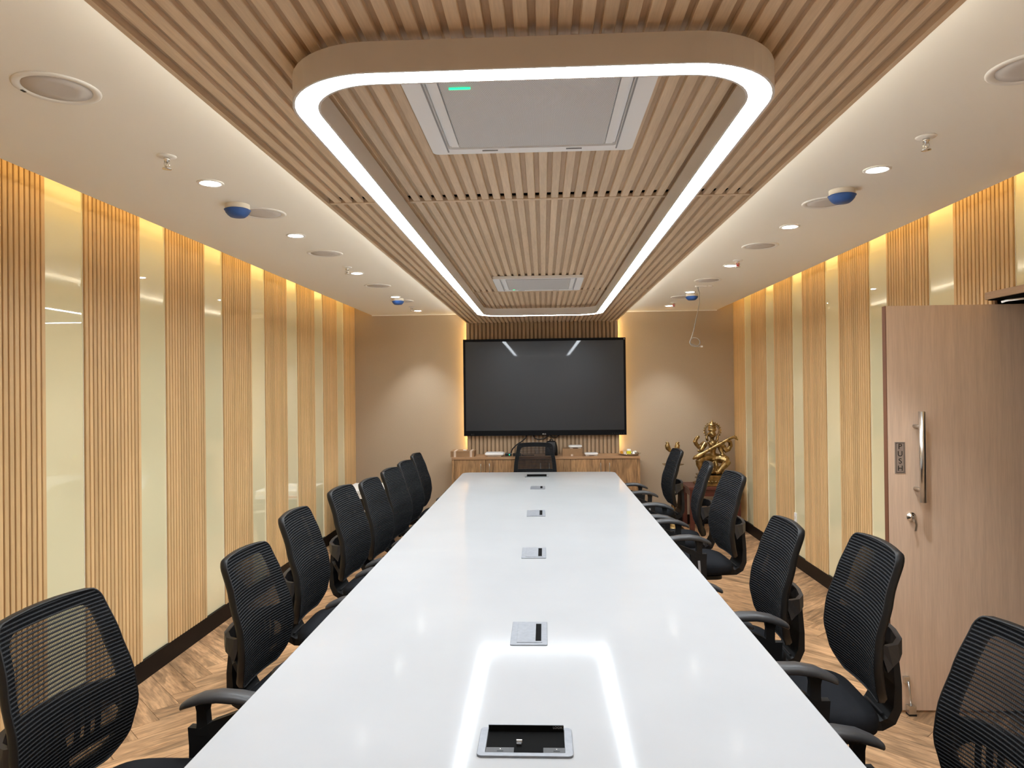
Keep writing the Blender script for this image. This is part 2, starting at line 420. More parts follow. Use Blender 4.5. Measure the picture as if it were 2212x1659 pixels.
for k in range(-2, 7):
    y0 = 3.53 + .7685*k; y1 = y0 + .505
    if k == -1: slat_panel(wr, RXF, -1, y0, y1, DH+.002)
    elif k == 0: slat_panel(wr, RXF, -1, y0, y1, BZ, zfun=(DJ+.02, DH+.002))
    elif k == -2: slat_panel(wr, RXF, -1, y0, DN-.06, BZ)
    else: slat_panel(wr, RXF, -1, y0, min(y1, YB-.003), BZ)
    gy0, gy1 = y1, y0 + .7685
    if k < 6: glass_panel(wr, RXF, -1, gy0 if k != -2 else DN-.0, gy1, DH+.002 if k in (-1, -2) else BZ)
# baseboards
b = MB().box(XL, LX+.004, YF, YB-.02, 0, BZ-.001).build('baseboard_left', 'base'); tag(b, 'dark brown baseboard along the left slatted wall', 'baseboard', kind='structure')
b = MB().box(RXF-.004, XR, DJ+.03, YB-.02, 0, BZ-.001).build('baseboard_right', 'base'); tag(b, 'dark brown baseboard along the right slatted wall', 'baseboard', kind='structure')
b = MB().box(LX+.006, RXF-.006, YB-.018, YB-.001, 0, BZ-.001).build('baseboard_back', 'base'); tag(b, 'black baseboard along the beige back wall', 'baseboard', kind='structure')
wf = MB().box(XL-.12, XR+.12, YF-.1, YF, 0, WT).build('wall_front', 'wallplain'); tag(wf, 'plain beige wall behind the camera', 'wall', kind='structure')

# ------------------------------------------------------------------ back wall with its slatted screen panel
wb = MB().box(XL-.12, XR+.12, YB, YB+.1, 0, WT).build('wall_back', 'wallback')
tag(wb, 'beige woven fabric back wall behind the screen', 'wall', kind='structure')
FX0, FX1, FY = -.922, .898, 8.50
fp = MB().box(FX0, FX1, FY+.014, FY+.034, .02, HC-.02).build('slat_panel', 'feature_groove', wb); fp['label'] = 'slatted oak panel behind the screen'
NF = 38; pit = (FX1-FX0)/NF; sw = pit*.66
prof = [(-sw/2, .0138), (-sw/2, .002), (-sw/2+.002, 0), (sw/2-.002, 0), (sw/2, .002), (sw/2, .0138)]
me = MB().rings([[(x, y, .02) for x, y in prof], [(x, y, HC-.02) for x, y in prof]], smooth=False).mesh('slat', 'feature')
for i in range(NF): obj('slat', me, fp, (FX0 + pit*(i+.5), FY, 0))
for x in (FX0+.035, FX1-.055):
    MB().box(x, x+.02, FY+.040, FY+.052, .9, HC-.08).build('light_strip', 'tvcove', wb)
MB().box(FX0+.08, FX0+.12, FY+.036, YB, .05, HC-.05).build('batten', 'wallplain', wb)
MB().box(FX1-.12, FX1-.08, FY+.036, YB, .05, HC-.05).build('batten', 'wallplain', wb)

# ------------------------------------------------------------------ slatted ceiling raft
RD = .012
raft = thing('ceiling_raft', 'suspended slatted oak ceiling raft above the table', 'ceiling raft', (0, 0, HR))
NS = 36; pit = (RX1-RX0-.03)/NS; sw = pit*.62
secs = [(.05, 2.915), (2.965, 5.735), (5.785, FY-.004)]
for y0, y1 in secs:
    p = MB().box(RX0+.004, RX1-.004, y0, y1-.014, RD+.0002, RD+.010).build('slat_panel', 'raft_groove', raft)
    prof = [(-sw/2-.001, RD), (-sw/2, .0015), (-sw/2+.0015, 0), (sw/2-.0015, 0), (sw/2, .0015), (sw/2+.001, RD)]
    ye = y1 + (.0255 if y1 < 8 else 0); L = (ye-y0)/2
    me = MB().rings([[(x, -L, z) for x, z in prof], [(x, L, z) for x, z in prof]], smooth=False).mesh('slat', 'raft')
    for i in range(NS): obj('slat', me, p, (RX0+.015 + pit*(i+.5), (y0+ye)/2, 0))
for ya, yb in ((2.915, 2.965), (5.735, 5.785)):
    MB().box(RX0+.004, RX1-.004, ya+.026, yb, -.002, .012).build('batten', 'raft', raft)
    MB().box(RX0+.004, RX1-.004, ya-.03, yb, .0265, .0283).build('backing', 'black_gap', raft)
for x0, x1 in ((RX0-.012, RX0+.003), (RX1-.003, RX1+.012)):
    MB().box(x0, x1, .05, FY-.004, -.006, .045).build('edge_trim', 'raft', raft)
MB().box(RX0+.02, RX1-.02, .08, FY-.05, .0285, .0425).build('frame', 'black_gap', raft)
for x in (RX0+.05, RX1-.07):
    MB().box(x, x+.02, .1, FY-.06, .047, .055).build('light_strip', 'raftcove', raft)
for hx in (-.6, .55):
    for hy in (.6, 3.2, 5.4, 7.6):
        MB().tube([(hx, hy, .043), (hx, hy, HC-HR-.0005)], .006, 6).build('hanger_rod', 'steel', raft)

# ------------------------------------------------------------------ ring light
rl = thing('ring_light', 'large rounded-rectangle pendant ring light glowing white under the slatted raft', 'ceiling light', (-.024, 4.19, 2.347))
RH = .068
def ringpts(x, y, r): return rrect(-x, x, -y, y, r, 12)
ox, oy = .592, 2.655
W = .066
out, inn = ringpts(ox, oy, .24), ringpts(ox-W, oy-W, .24-W)
l1, l2 = ringpts(ox-.006, oy-.006, .234), ringpts(ox-W+.006, oy-W+.006, .18)
bd = MB()
def Z(ps, z): return [(x, y, z) for x, y in ps]
bd.rings([Z(l1, .004), Z(l1, 0), Z(out, 0), Z(out, RH), Z(inn, RH), Z(inn, 0), Z(l2, 0), Z(l2, .004)], caps=False, smooth=False)
bd.build('housing', 'ringbody', rl)
MB().rings([Z(l1, .0035), Z(l2, .0035)], caps=False, smooth=False).build('diffuser', 'ringlight', rl)
for hx, hy in ((-ox+W/2, -1.6), (-ox+W/2, 1.6), (ox-W/2, -1.6), (ox-W/2, 1.6), (-ox+W/2, 0), (ox-W/2, 0)):
    MB().tube([(hx, hy, RH), (hx, hy, HR-2.347-.0005)], .003, 6).build('suspension_rod', 'steel', rl)

# ------------------------------------------------------------------ air conditioners
def cassette(y0, label, led):
    x0, x1, y1 = -.350, .294, y0 + .64
    cx, cy = (x0+x1)/2, (y0+y1)/2; h = .322
    a = thing('air_conditioner', label, 'air conditioner', (cx, cy, HR-.020), group='cassette air conditioners in the raft')
    o1, i1 = rrect(-h, h, -h, h, .02, 4), rrect(-h+.055, h-.055, -h+.04, h-.04, .012, 4)
    MB().rings([Z(i1, .018), Z(i1, .002), Z(o1, 0), Z(o1, .0195)], caps=False, smooth=False).build('frame', 'acwhite', a)
    for s in (-1, 1):
        MB().box(min(s*.232, s*.255), max(s*.232, s*.255), -.24, .26, .0015, .012).build('flap', 'acwhite', a)
        MB().box(min(s*.268, s*.2725), max(s*.268, s*.2725), -.30, .30, -.0012, .0005).build('groove', 'greyslot', a)
    MB().box(-.228, .228, -.262, .262, .001, .010).build('grille', 'perf', a)
    MB().box(-h+.057, h-.057, -h+.042, h-.042, .012, .0165).build('tray', 'acwhite', a)
    for x in (-.16, .11): MB().box(x, x+.05, .292, .298, -.001, .001).build('latch', 'greyslot', a)
    MB().box(led[0], led[0]+led[2], led[1], led[1]+.006, -.0025, .0008).build('status_light', 'led', a)
cassette(1.665, 'near white cassette air conditioner with perforated grille and green light bar', (-.205, -.188, .055))
cassette(4.965, 'far white cassette air conditioner seen edge-on near the screen', (-.20, .235, .016))

# ------------------------------------------------------------------ ceiling fittings
def mk_speaker(label, x, y, badge=False):
    s = thing('ceiling_speaker', label, 'speaker', (x, y, HC), group='round ceiling speakers')
    MB().lathe([(.092, -.0005), (.095, -.004), (.112, -.006), (.117, -.003), (.117, -.0004)], 36, caps=False).build('bezel', 'white', s)
    MB().lathe([(.0919, -.0003), (.0919, -.003), (.05, -.0036), (.0005, -.0038)], 36, caps=False).build('grille', 'grille', s)
    if badge: MB().box(-.108, -.100, -.010, .006, -.0072, -.0055).build('badge', 'letters', s)
def mk_downlight(label, x, y):
    d = thing('downlight', label, 'light', (x, y, HC), group='recessed downlights')
    MB().lathe([(.040, -.0005), (.042, -.005), (.050, -.007), (.056, -.004), (.056, -.0004)], 28, caps=False).build('trim_ring', 'white', d)
    MB().lathe([(.0398, -.0004), (.037, -.006), (.0005, -.007)], 28, caps=False).build('lens', 'downlight', d)
    ld = bpy.data.lights.new('downlight_beam', 'SPOT'); ld.energy = DOWN_SPOT; ld.spot_size = radians(78); ld.spot_blend = .7
    ld.shadow_soft_size = .035; ld.color = COOL
    lo = bpy.data.objects.new('downlight_beam', ld); C.objects.link(lo); lo.parent = d; lo.location = (0, 0, -.012)
def mk_sprinkler(label, x, y, red):
    s = thing('sprinkler', label, 'sprinkler', (x, y, HC), group='ceiling sprinklers')
    MB().lathe([(.0005, -.008), (.014, -.008), (.030, -.006), (.036, -.002), (.036, -.0004)], 24, caps=False).build('escutcheon', 'white', s)
    MB().lathe([(.012, -.007), (.012, -.018), (.007, -.020), (.007, -.024)], 12).build('body', 'chrome', s)
    for sg in (-1, 1): MB().tube([(sg*.008, 0, -.018), (sg*.011, 0, -.03), (sg*.008, 0, -.042), (0, 0, -.048)], .0022, 6).build('frame_arm', 'red' if red else 'chrome', s)
    MB().tube([(0, 0, -.022), (0, 0, -.045)], .0045, 8).build('bulb', 'red' if red else 'chrome', s)
    MB().lathe([(.0005, -.0475), (.017, -.048), (.017, -.051), (.0005, -.052)], 20, caps=False).build('deflector', 'chrome', s)
def mk_detector(label, x, y):
    s = thing('smoke_detector', label, 'smoke detector', (x, y, HC), group='smoke detectors under blue covers')
    MB().lathe([(.058, -.0004), (.058, -.022), (.052, -.026), (.0005, -.026)], 28, caps=False).build('base', 'offwhite', s)
    MB().lathe([(.057, -.024), (.063, -.027), (.058, -.034), (.056, -.040), (.046, -.052), (.036, -.060), (.0005, -.062)], 28, caps=False).build('cover', 'blue', s)
SP = {'left': [2.06, 3.58, 4.67, 6.17, 7.26], 'right': [2.12, 3.62, 4.71, 6.19, 7.31]}
DL = {'left': [3.04, 4.11, 5.48, 6.92, 8.17], 'right': [3.08, 4.15, 5.45, 6.93, 8.08]}
ORD = ['nearest', 'second nearest', 'middle', 'second farthest', 'farthest']
for sd, xx in (('left', -1.448), ('right', 1.432)):
    for i, y in enumerate(SP[sd]): mk_speaker('%s round speaker in the %s strip of white ceiling' % (ORD[i].capitalize(), sd), xx + (.015 if i == 1 and sd == 'left' else 0), y, sd == 'left' and i == 0)
    for y, wh in ((1.60, 'beside the nearest chair'), (.15, 'behind the near end of the table')): mk_downlight('Downlight in the %s strip of ceiling, %s' % (sd, wh), xx, y)  # out-of-view pairs carrying the row on, added to light the foreground
    for i, y in enumerate(DL[sd]): mk_downlight('%s lit downlight in the %s strip of white ceiling' % (ORD[i].capitalize(), sd), xx, y)
for i, (n, y) in enumerate((('Nearest', 2.683), ('Middle', 5.21), ('Farthest', 7.80))):
    mk_sprinkler('%s chrome sprinkler head on the left strip of ceiling' % n, -1.450, y, False)
for i, (n, y) in enumerate((('Nearest chrome', 2.69), ('Middle red', 5.235), ('Farthest red', 7.78))):
    mk_sprinkler('%s sprinkler head on the right strip of ceiling' % n, 1.43, y, i > 0)
mk_detector('Near left smoke detector in a blue dust cover', -1.49, 3.41)
mk_detector('Far left smoke detector in a blue dust cover', -1.454, 7.08)
mk_detector('Near right smoke detector in a blue dust cover', 1.417, 3.40)
mk_detector('Far right smoke detector in a blue dust cover', 1.484, 7.11)
# dangling data cable
hc = thing('hanging_cable', 'grey cable dangling in a loop from a ceiling bracket at right', 'cable', (1.45, 6.53, HC))
MB().prism(rrect(-.055, .055, -.022, .022, .015, 4), -.012, -.0005).build('bracket', 'white', hc)
MB().lathe([(.022, -.0005), (.022, -.009), (.0005, -.010)], 16, c=(.085, .0, 0), caps=False).build('socket', 'white', hc)
pts = [(-.03, 0, -.010), (-.028, 0, -.03), (-.016, 0, -.065), (-.018, 0, -.16), (-.035, .003, -.24), (-.055, .005, -.33), (-.075, .008, -.42), (-.092, .012, -.475)]
for i in range(0, 27):
    a = radians(160 + i*15.0); rr = .046
    pts.append((-.058 + rr*cos(a)*1.0, .015 + .0006*i, -.513 + rr*sin(a)*.9))
pts += [(-.03, .03, -.556), (-.005, .03, -.553)]
MB().tube(pts, .0043, 6).build('cord', 'cable_grey', hc)
MB().box(-.005, .013, .022, .038, -.560, -.546).build('plug', 'white', hc)

# ------------------------------------------------------------------ doorway, door
tr = MB().box(XR-.06, XR+.24, DN, DJ, DH-.036, DH).box(XR-.06, XR+.24, DN-.05, DN, 0, DH).box(XR-.012, XR+.24, DJ, DJ+.02, 0, DH)
tr = tr.build('trim_2', 'trimwood'); tag(tr, 'light wood frame of the doorway in the right wall', 'door frame', kind='structure')
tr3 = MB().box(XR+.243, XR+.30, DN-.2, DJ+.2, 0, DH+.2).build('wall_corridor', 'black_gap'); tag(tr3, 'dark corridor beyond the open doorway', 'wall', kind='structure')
so = MB().box(XR-.045, XR+.238, DN+.002, DJ-.002, DH-.040, DH-.0365).build('soffit', 'black_gap', tr)
door = thing('door_1', 'wood-grain laminate door standing open, with a steel pull bar', 'door', (1.727, DJ-.022, 0), kind='structure')
DT, DW, DZ = .040, .80, 2.044
MB().box(.003, DW, -.018, .018, .012, DZ).build('leaf', 'door', door)
MB().box(0, .003, -.018, .018, .012, DZ).build('edge_band', 'door_edge', door)
ph = MB().tube([(.144, -.075, 1.062), (.144, -.075, 1.512)], .0155, 16).build('pull_handle', 'steel', door)
for z in (1.125, 1.438):
    MB().tube([(.144, -.0745, z), (.140, -.05, z), (.132, -.018, z)], .0085, 10).build('mount', 'steel', ph)
pp = MB().box(.036, .087, -.0205, -.018, 1.200, 1.358).build('push_plate', 'plate', door); pp['label'] = 'dark plate reading PUSH downwards'
bord = MB()
for b_ in ((.041, .082, 1.3515, 1.3535), (.041, .082, 1.2045, 1.2065), (.041, .0425, 1.2045, 1.3535), (.0805, .082, 1.2045, 1.3535)):
    bord.box(b_[0], b_[1], -.0211, -.0204, b_[2], b_[3])
bord.build('border', 'letters', pp)
for i, ch in enumerate('PUSH'):
    mt_ = Matrix.Translation((.0615, -.0207, 1.3345 - i*.0365)) @ Matrix.Rotation(pi/2, 4, 'X')
    text('letter', ch, .038, 'letters', pp, mt_)
MB().lathe([(.024, 0), (.024, .004), (.020, .008), (.014, .010), (.014, .014), (.0005, .015)], 24, caps=False).xf(Matrix.Translation((.112, -.018, .982)) @ Matrix.Rotation(pi/2, 4, 'X')).build('lock_cylinder', 'chrome', door)
k = MB().box(.110, .114, -.052, -.033, .974, .990).box(.109, .115, -.060, -.040, .962, .974).build('key', 'steel', door)
MB().bar([(.118, -.047, .966), (.124, -.046, .945), (.119, -.046, .915)], .010, .003, (1, 0, 0)).build('key_tag', 'steel', door)
ds = MB().box(.058, .084, -.040, -.018, .155, .185).build('door_stop', 'steel', door)
MB().tube([(.076, -.042, .165), (.082, -.045, .09), (.086, -.045, .045)], .005, 8).build('rod', 'steel', ds)
MB().box(.068, .104, -.060, -.028, .008, .048).build('foot', 'steel', ds)
MB().box(.067, .105, -.061, -.027, .0005, .009).build('rubber', 'black', ds)
ca = MB().bar([(.555, -.04, 2.052), (.575, -.06, 2.058), (.66, -.20, 2.060), (.72, -.30, 2.060)], .010, .005, (0, 0, 1)).build('closer_arm', 'steel', door)

# ------------------------------------------------------------------ screen
TX0, TX1, TZ0, TZ1, TY = -.953, .977, 1.086, 2.238, 8.425
tv = thing('wall_screen', 'large black flat wall screen, switched off', 'screen', ((TX0+TX1)/2, TY, TZ0))
hw, hh = (TX1-TX0)/2, TZ1-TZ0
MB().box(-hw, hw, .004, .060, 0, hh).build('housing', 'bezel', tv, bevel=.004)
fr = MB()
fr.box(-hw, -hw+.026, 0, .0045, 0, hh).box(hw-.026, hw, 0, .0045, 0, hh).box(-hw+.026, hw-.026, 0, .0045, hh-.030, hh).box(-hw+.026, hw-.026, 0, .0045, 0, .062)
fr.build('bezel', 'bezel', tv)
MB().box(-hw+.0261, hw-.0261, .002, .0045, .0621, hh-.0301).build('display', 'screen', tv)
MB().lathe([(.0065, 0), (.0065, .0006), (.0005, .0007)], 20, caps=False).xf(Matrix.Translation((-.022, -.0001, .018)) @ Matrix.Rotation(pi/2, 4, 'X')).build('emblem', 'white', tv)
text('lettering', 'LG', .020, 'white', tv, Matrix.Translation((.000, -.0003, .018)) @ Matrix.Rotation(pi/2, 4, 'X'))
MB().box(-hw+.085, -hw+.125, -.001, .0005, .006, .028).build('sensor', 'blackgloss', tv)
for i in range(6): MB().box(hw-.17+i*.026, hw-.162+i*.026, -.0006, .0005, .015, .021).build('button', 'darkgrey', tv)
MB().box(hw-.022, hw-.012, -.0006, .0005, hh-.022, hh-.012).build('badge', 'greyslot', tv)
MB().box(-.3, .3, .060, FY-TY-.0005, .35, .75).build('wall_mount', 'black', tv)

# ------------------------------------------------------------------ sideboard
CY, CX0, CX1, CZ = 8.13, -1.065, 1.090, .862
cb = thing('sideboard', 'long low wood-grain cabinet under the screen', 'cabinet', ((CX0+CX1)/2, CY, 0))
ctr = (CX0+CX1)/2; ch = (CX1-CX0)/2
MB().box(-ch, ch, -.012, FY-CY-.002, CZ-.026, CZ).build('top', 'cabtop', cb)
MB().box(-ch+.002, ch-.002, .020, FY-CY-.002, .08, CZ-.0262).build('body', 'cab', cb)
MB().box(-ch+.031, ch-.031, .0192, .0199, .08, CZ-.0262).build('shadow_gap', 'slat_groove', cb)
MB().box(-ch+.02, ch-.02, .05, FY-CY-.01, .0, .0798).build('plinth', 'base', cb)
for s in (-1, 1): MB().box(min(s*ch, s*(ch-.03)), max(s*ch, s*(ch-.03)), 0, .0198, .08, CZ-.0262).build('stile', 'cab', cb)
ed = [-ch+.031, -.690, -.300, -.005, .290, .680, ch-.031]
for i in range(6):
    d = MB().box(ed[i]+.0028, ed[i+1]-.0028, 0, .019, .085, CZ-.030).build('door', 'cab', cb)
    hx = {0: ed[1]-.05, 1: ed[1]+.05, 2: ed[3]-.05, 3: ed[3]+.05, 4: ed[5]-.05, 5: ed[5]+.05}[i]
    MB().tube([(hx, 0, .785), (hx, -.028, .783), (hx, -.030, .765), (hx, -.030, .645), (hx, -.028, .627), (hx, 0, .625)], .0055, 8).build('handle', 'steel', d)

# things on the sideboard
z = CZ
bx = thing('cardboard_box', 'flat taped cardboard box at the left end of the sideboard', 'box', (-.945, 8.27, z), radians(0))
MB().box(-.135, .135, -.12, .12, 0, .068).build('carton', 'card', bx)
for x in (-.098, .088): MB().box(x, x+.026, -.1206, .1206, .0005, .0686).build('tape', 'tape', bx)
tag(MB().box(-.02, .022, -.012, .014, 0, .008).build('paper_scrap', 'white', None, (-.925, 8.25, z+.0688), .003), 'small white scrap lying on the taped cardboard box', 'paper')
def access_point(label, x, y, zz, w_, d_, h_, feet=True):
    a = thing('access_point', label, 'router', (x, y, zz), group='white wireless access points')
    f0 = .008 if feet else .010
    MB().rings([[(px*.86, py*.86, f0) for px, py in rrect(-w_, w_, -d_, d_, .04, 6)], [(px, py, f0+h_*.35) for px, py in rrect(-w_, w_, -d_, d_, .04, 6)],
                [(px, py, f0+h_*.7) for px, py in rrect(-w_, w_, -d_, d_, .04, 6)], [(px*.92, py*.92, f0+h_) for px, py in rrect(-w_, w_, -d_, d_, .04, 6)]], smooth=False).build('shell', 'white', a)
    if feet:
        for sx in (-.6, .6):
            MB().box(sx*w_-.018, sx*w_+.018, -d_*.7, d_*.7, 0, f0+.001).build('foot', 'white', a)
    else: MB().box(-w_*.7, w_*.7, -d_*.7, d_*.7, 0, f0+.001).build('foot', 'offwhite', a)
access_point('white wireless box between the taped carton and the head chair', -.575, 8.25, z, .112, .10, .034, False)
b2 = thing('cardboard_box', 'plain cardboard box with a white access point on top', 'box', (.325, 8.26, z))
MB().box(-.115, .115, -.10, .10, 0, .087).build('carton', 'card', b2)
MB().box(-.018, .006, -.1006, -.0995, .002, .024).build('sticker', 'tape', b2)
access_point('white access point sitting on the plain cardboard box', .362, 8.25, z+.0872, .078, .075, .024)
access_point('white access point lying right of the plain cardboard box', .545, 8.24, z, .078, .075, .024)
mp_ = thing('media_player', 'small black box with a green light on the sideboard', 'device', (-.415, 8.25, z))
MB().box(-.038, .038, -.04, .04, .001, .036).build('case', 'blackgloss', mp_, bevel=.003)
MB().lathe([(.006, 0), (.006, .0015), (.0005, .0016)], 12, caps=False).xf(Matrix.Translation((.012, -.0402, .018)) @ Matrix.Rotation(pi/2, 4, 'X')).build('indicator', 'led', mp_)
pa = thing('power_adapter', 'flat black adapter beside the green-lit box', 'adapter', (-.318, 8.25, z))
MB().prism(rrect(-.045, .045, -.04, .04, .012, 4), .0005, .030).build('case', 'black', pa)
MB().tube([(.045, 0, .015), (.08, -.01, .006), (.14, .01, .004), (.2, .03, .004)], .004, 6).build('cord', 'black', pa)
def cord(label, pts, r, mat='black'):
    o = MB().tube(pts, r, 8).build('cable', mat); tag(o, label, 'cable', 'cords under the screen'); return o
cord('black cord running from screen down to the green-lit box', [(-.205, 8.46, 1.10), (-.215, 8.45, 1.06), (-.26, 8.44, 1.02), (-.33, 8.42, .975), (-.375, 8.38, .93), (-.385, 8.33, .905), (-.395, 8.292, .885)], .007)
cord('black cord sagging below the centre of the screen', [(-.13, 8.46, 1.10), (-.11, 8.455, 1.05), (-.06, 8.45, 1.035), (.0, 8.45, 1.045), (.05, 8.455, 1.075), (.07, 8.46, 1.10)], .0065)
cord('short black cord looping right of the screen centre', [(.06, 8.465, 1.10), (.10, 8.455, 1.066), (.15, 8.455, 1.064), (.19, 8.465, 1.095)], .006)
cord('thin grey cable hanging below screen centre', [(-.14, 8.47, 1.10), (-.135, 8.465, 1.03), (-.115, 8.46, .96), (-.10, 8.45, .90), (-.09, 8.42, .872)], .003, 'cable_grey')
cord('thin pale cable beside the sagging black cord', [(-.07, 8.47, 1.10), (-.075, 8.465, 1.02), (-.085, 8.46, .94), (-.07, 8.44, .871)], .003, 'cable_grey')
bg = thing('black_bag', 'black upright bag behind the head chair, below the screen', 'bag', (.085, 8.30, z))
MB().rings([[(px*a_, py*b_, zz) for px, py in rrect(-.072, .072, -.05, .05, .03, 5)] for a_, b_, zz in ((1, 1, .0005), (1.02, 1.05, .05), (.98, 1, .10), (.80, .85, .155), (.60, .6, .168))]).build('body', 'black', bg)
MB().tube([(-.02, 0, .160), (-.015, 0, .182), (.0, 0, .190), (.015, 0, .182), (.02, 0, .160)], .005, 6).build('strap', 'black', bg)
# tray with little vessels
tx, ty = .985, 8.27
o = MB().lathe([(.0005, .004), (.09, .004), (.115, .010), (.132, .020), (.134, .023), (.128, .020), (.112, .006), (.09, .0005), (.0005, .0005)], 48, c=(tx, ty, z), caps=False, scal=lambda a, zz: 1 + .045*(zz > .008)*cos(12*a)).build('silver_tray', 'silver')
tag(o, 'scalloped silver tray at the right end of the sideboard', 'tray')
tz = z + .0045
j = thing('jar', 'yellow jar with a pale lid on the silver tray', 'jar', (tx-.005, ty-.01, tz))
MB().lathe([(.024, .0005), (.026, .004), (.026, .040), (.022, .045)], 20).build('body', 'yellow', j)
MB().lathe([(.023, .0452), (.024, .062), (.018, .066), (.0005, .067)], 20, caps=False).build('lid', 'clearlid', j)
def cup(name, label, x, y, mat, r, h, cat='cup'):
    o = MB().lathe([(r*.5, .0005), (r*.8, h*.2), (r, h*.55), (r*.9, h*.9), (r*.8, h), (r*.7, h*.98), (r*.8, h*.6), (.0005, h*.3)], 20, caps=False).build(name, mat, None, (x, y, tz)); tag(o, label, cat)
cup('amber_cup', 'round amber cup leftmost on the silver tray', tx-.088, ty-.01, 'orange', .017, .043)
cup('glass_cup', 'pale amber cup between round cup and yellow jar', tx-.050, ty-.02, 'tape', .015, .036)
cup('dark_bowl', 'small dark bowl rightmost on the silver tray', tx+.087, ty-.01, 'pot', .026, .024, 'bowl')
o = MB().lathe([(.019, .0005), (.016, .012), (.009, .030), (.002, .042), (.0005, .043)], 16).build('white_cone', 'white', None, (tx+.048, ty-.03, tz)); tag(o, 'little white cone right of the yellow jar', 'ornament')
cup('metal_cup', 'tiny shiny cup behind the white cone', tx+.035, ty+.03, 'silver', .013, .035)
cup('clear_cup', 'pale cup behind the small dark bowl', tx+.075, ty+.035, 'clearlid', .016, .040)

# ------------------------------------------------------------------ brass statue on its stand
st = thing('wooden_stand', 'dark red wooden stand carrying the brass statue', 'table', (1.905, 8.24, 0))
MB().box(-.29, .29, -.24, .24, .488, .520).build('top', 'redwood', st, bevel=.006)
for sx in (-1, 1):
    for sy in (-1, 1): MB().box(sx*.255-.024, sx*.255+.024, sy*.205-.024, sy*.205+.024, .0005, .4878).build('leg', 'redwood', st)
for sy in (-1, 1): MB().box(-.2308, .2308, sy*.205-.01, sy*.205+.01, .415, .4878).build('apron', 'redwood', st)
for sx in (-1, 1): MB().box(sx*.255-.01, sx*.255+.01, -.1808, .1808, .415, .4878).build('apron', 'redwood', st)
sta = thing('brass_statue', 'brass statue of a crowned seated figure playing a long lute', 'statue', (1.935, 8.22, .5205))
def S(x, y, d=0): return ((x-745)*.000581, -d, (1432-y)*.000581)
ped = MB()
for hx_, hy_, a_, b_ in ((.205, .150, .0005, .022), (.190, .135, .022, .030), (.172, .120, .030, .068), (.185, .132, .068, .078), (.165, .115, .078, .104), (.178, .125, .104, .118)):
    ped.prism(rrect(-hx_, hx_, -hy_, hy_, .02, 4), a_, b_)
ped.build('pedestal', 'brass', sta, bevel=.003)
for i in range(9): MB().ell((-.152 + i*.038, -.122, .048), (.016, .012, .017), 10, 6).build('bead', 'brass', sta)
fg = MB()
fg.ell((0, .0, .150), (.13, .09, .035))                                        # seat cushion
fg.tube([S(745, 930, 0), S(742, 860, 0), S(738, 780, .005), S(735, 680, .01), S(732, 600, .008), S(730, 560, .006)], [.070, .050, .042, .062, .068, .040], 16, flat=(.75, 1.0))
fg.ell(S(735, 905, 0), (.082, .065, .045))
fg.ell(S(690, 650, .048), (.026, .022, .026)); fg.ell(S(780, 650, .048), (.026, .022, .026))
fg.tube([S(728, 570, .006), S(726, 500, .01)], [.024, .022], 12)
fg.ell(S(724, 430, .020), (.040, .043, .054), 18, 14)                           # head
fg.ell(S(724, 440, .062), (.007, .010, .012)); fg.ell(S(700, 425, .055), (.009, .007, .005)); fg.ell(S(748, 425, .055), (.009, .007, .005)); fg.ell(S(724, 480, .056), (.012, .007, .004))
for sx in (652, 796): fg.ell(S(sx, 445, .012), (.008, .012, .022))
for sx in (625, 835): fg.tube([S(sx, 470, .0), S(sx, 530, .0), S(sx+(20 if sx < 700 else -20), 570, .0)], [.012, .016, .014], 8)
fg.lathe([(.046, 0), (.049, .012), (.044, .03), (.046, .045), (.036, .06), (.050, .067), (.036, .082), (.020, .095), (.012, .105), (.008, .118), (.003, .133)], 16, c=S(727, 372, .015))
for x in range(4): fg.ell(S(640+x*62, 590+14*(x in (1, 2)), .045), (.015, .015, .015))
fg.tube([S(640, 590, .05), S(690, 640, .068), S(735, 680, .074), S(785, 640, .068), S(830, 590, .05)], .007, 8)
# legs: one hanging, one folded
fg.tube([S(690, 900, .0), S(560, 905, .06), S(450, 915, .095), S(425, 935, .10)], [.055, .052, .046, .040], 12)
fg.tube([S(432, 925, .10), S(440, 1010, .10), S(470, 1110, .095), S(490, 1190, .09)], [.042, .040, .030, .022], 12)
fg.tube([S(495, 1195, .09), S(470, 1218, .125), S(455, 1228, .150)], [.022, .020, .012], 10)
fg.tube([S(790, 905, .0), S(900, 920, .05), S(975, 935, .08), S(1000, 945, .08)], [.056, .052, .046, .038], 12)
fg.tube([S(995, 960, .085), S(930, 1020, .11), S(860, 1080, .12), S(790, 1165, .12), S(740, 1180, .13)], [.042, .040, .032, .026, .018], 12)
fg.tube([S(740, 950, .09), S(755, 1040, .10), S(735, 1120, .10), S(700, 1160, .10)], [.045, .050, .040, .022], 12, flat=(.5, 1))
for i in range(4): fg.tube([S(690, 960+45*i, .115), S(745, 1000+45*i, .125), S(805, 960+45*i, .115)], .005, 6)
fg.tube([S(880, 1120, .02), S(900, 1180, .05), S(940, 1200, .06)], [.03, .03, .02], 10)
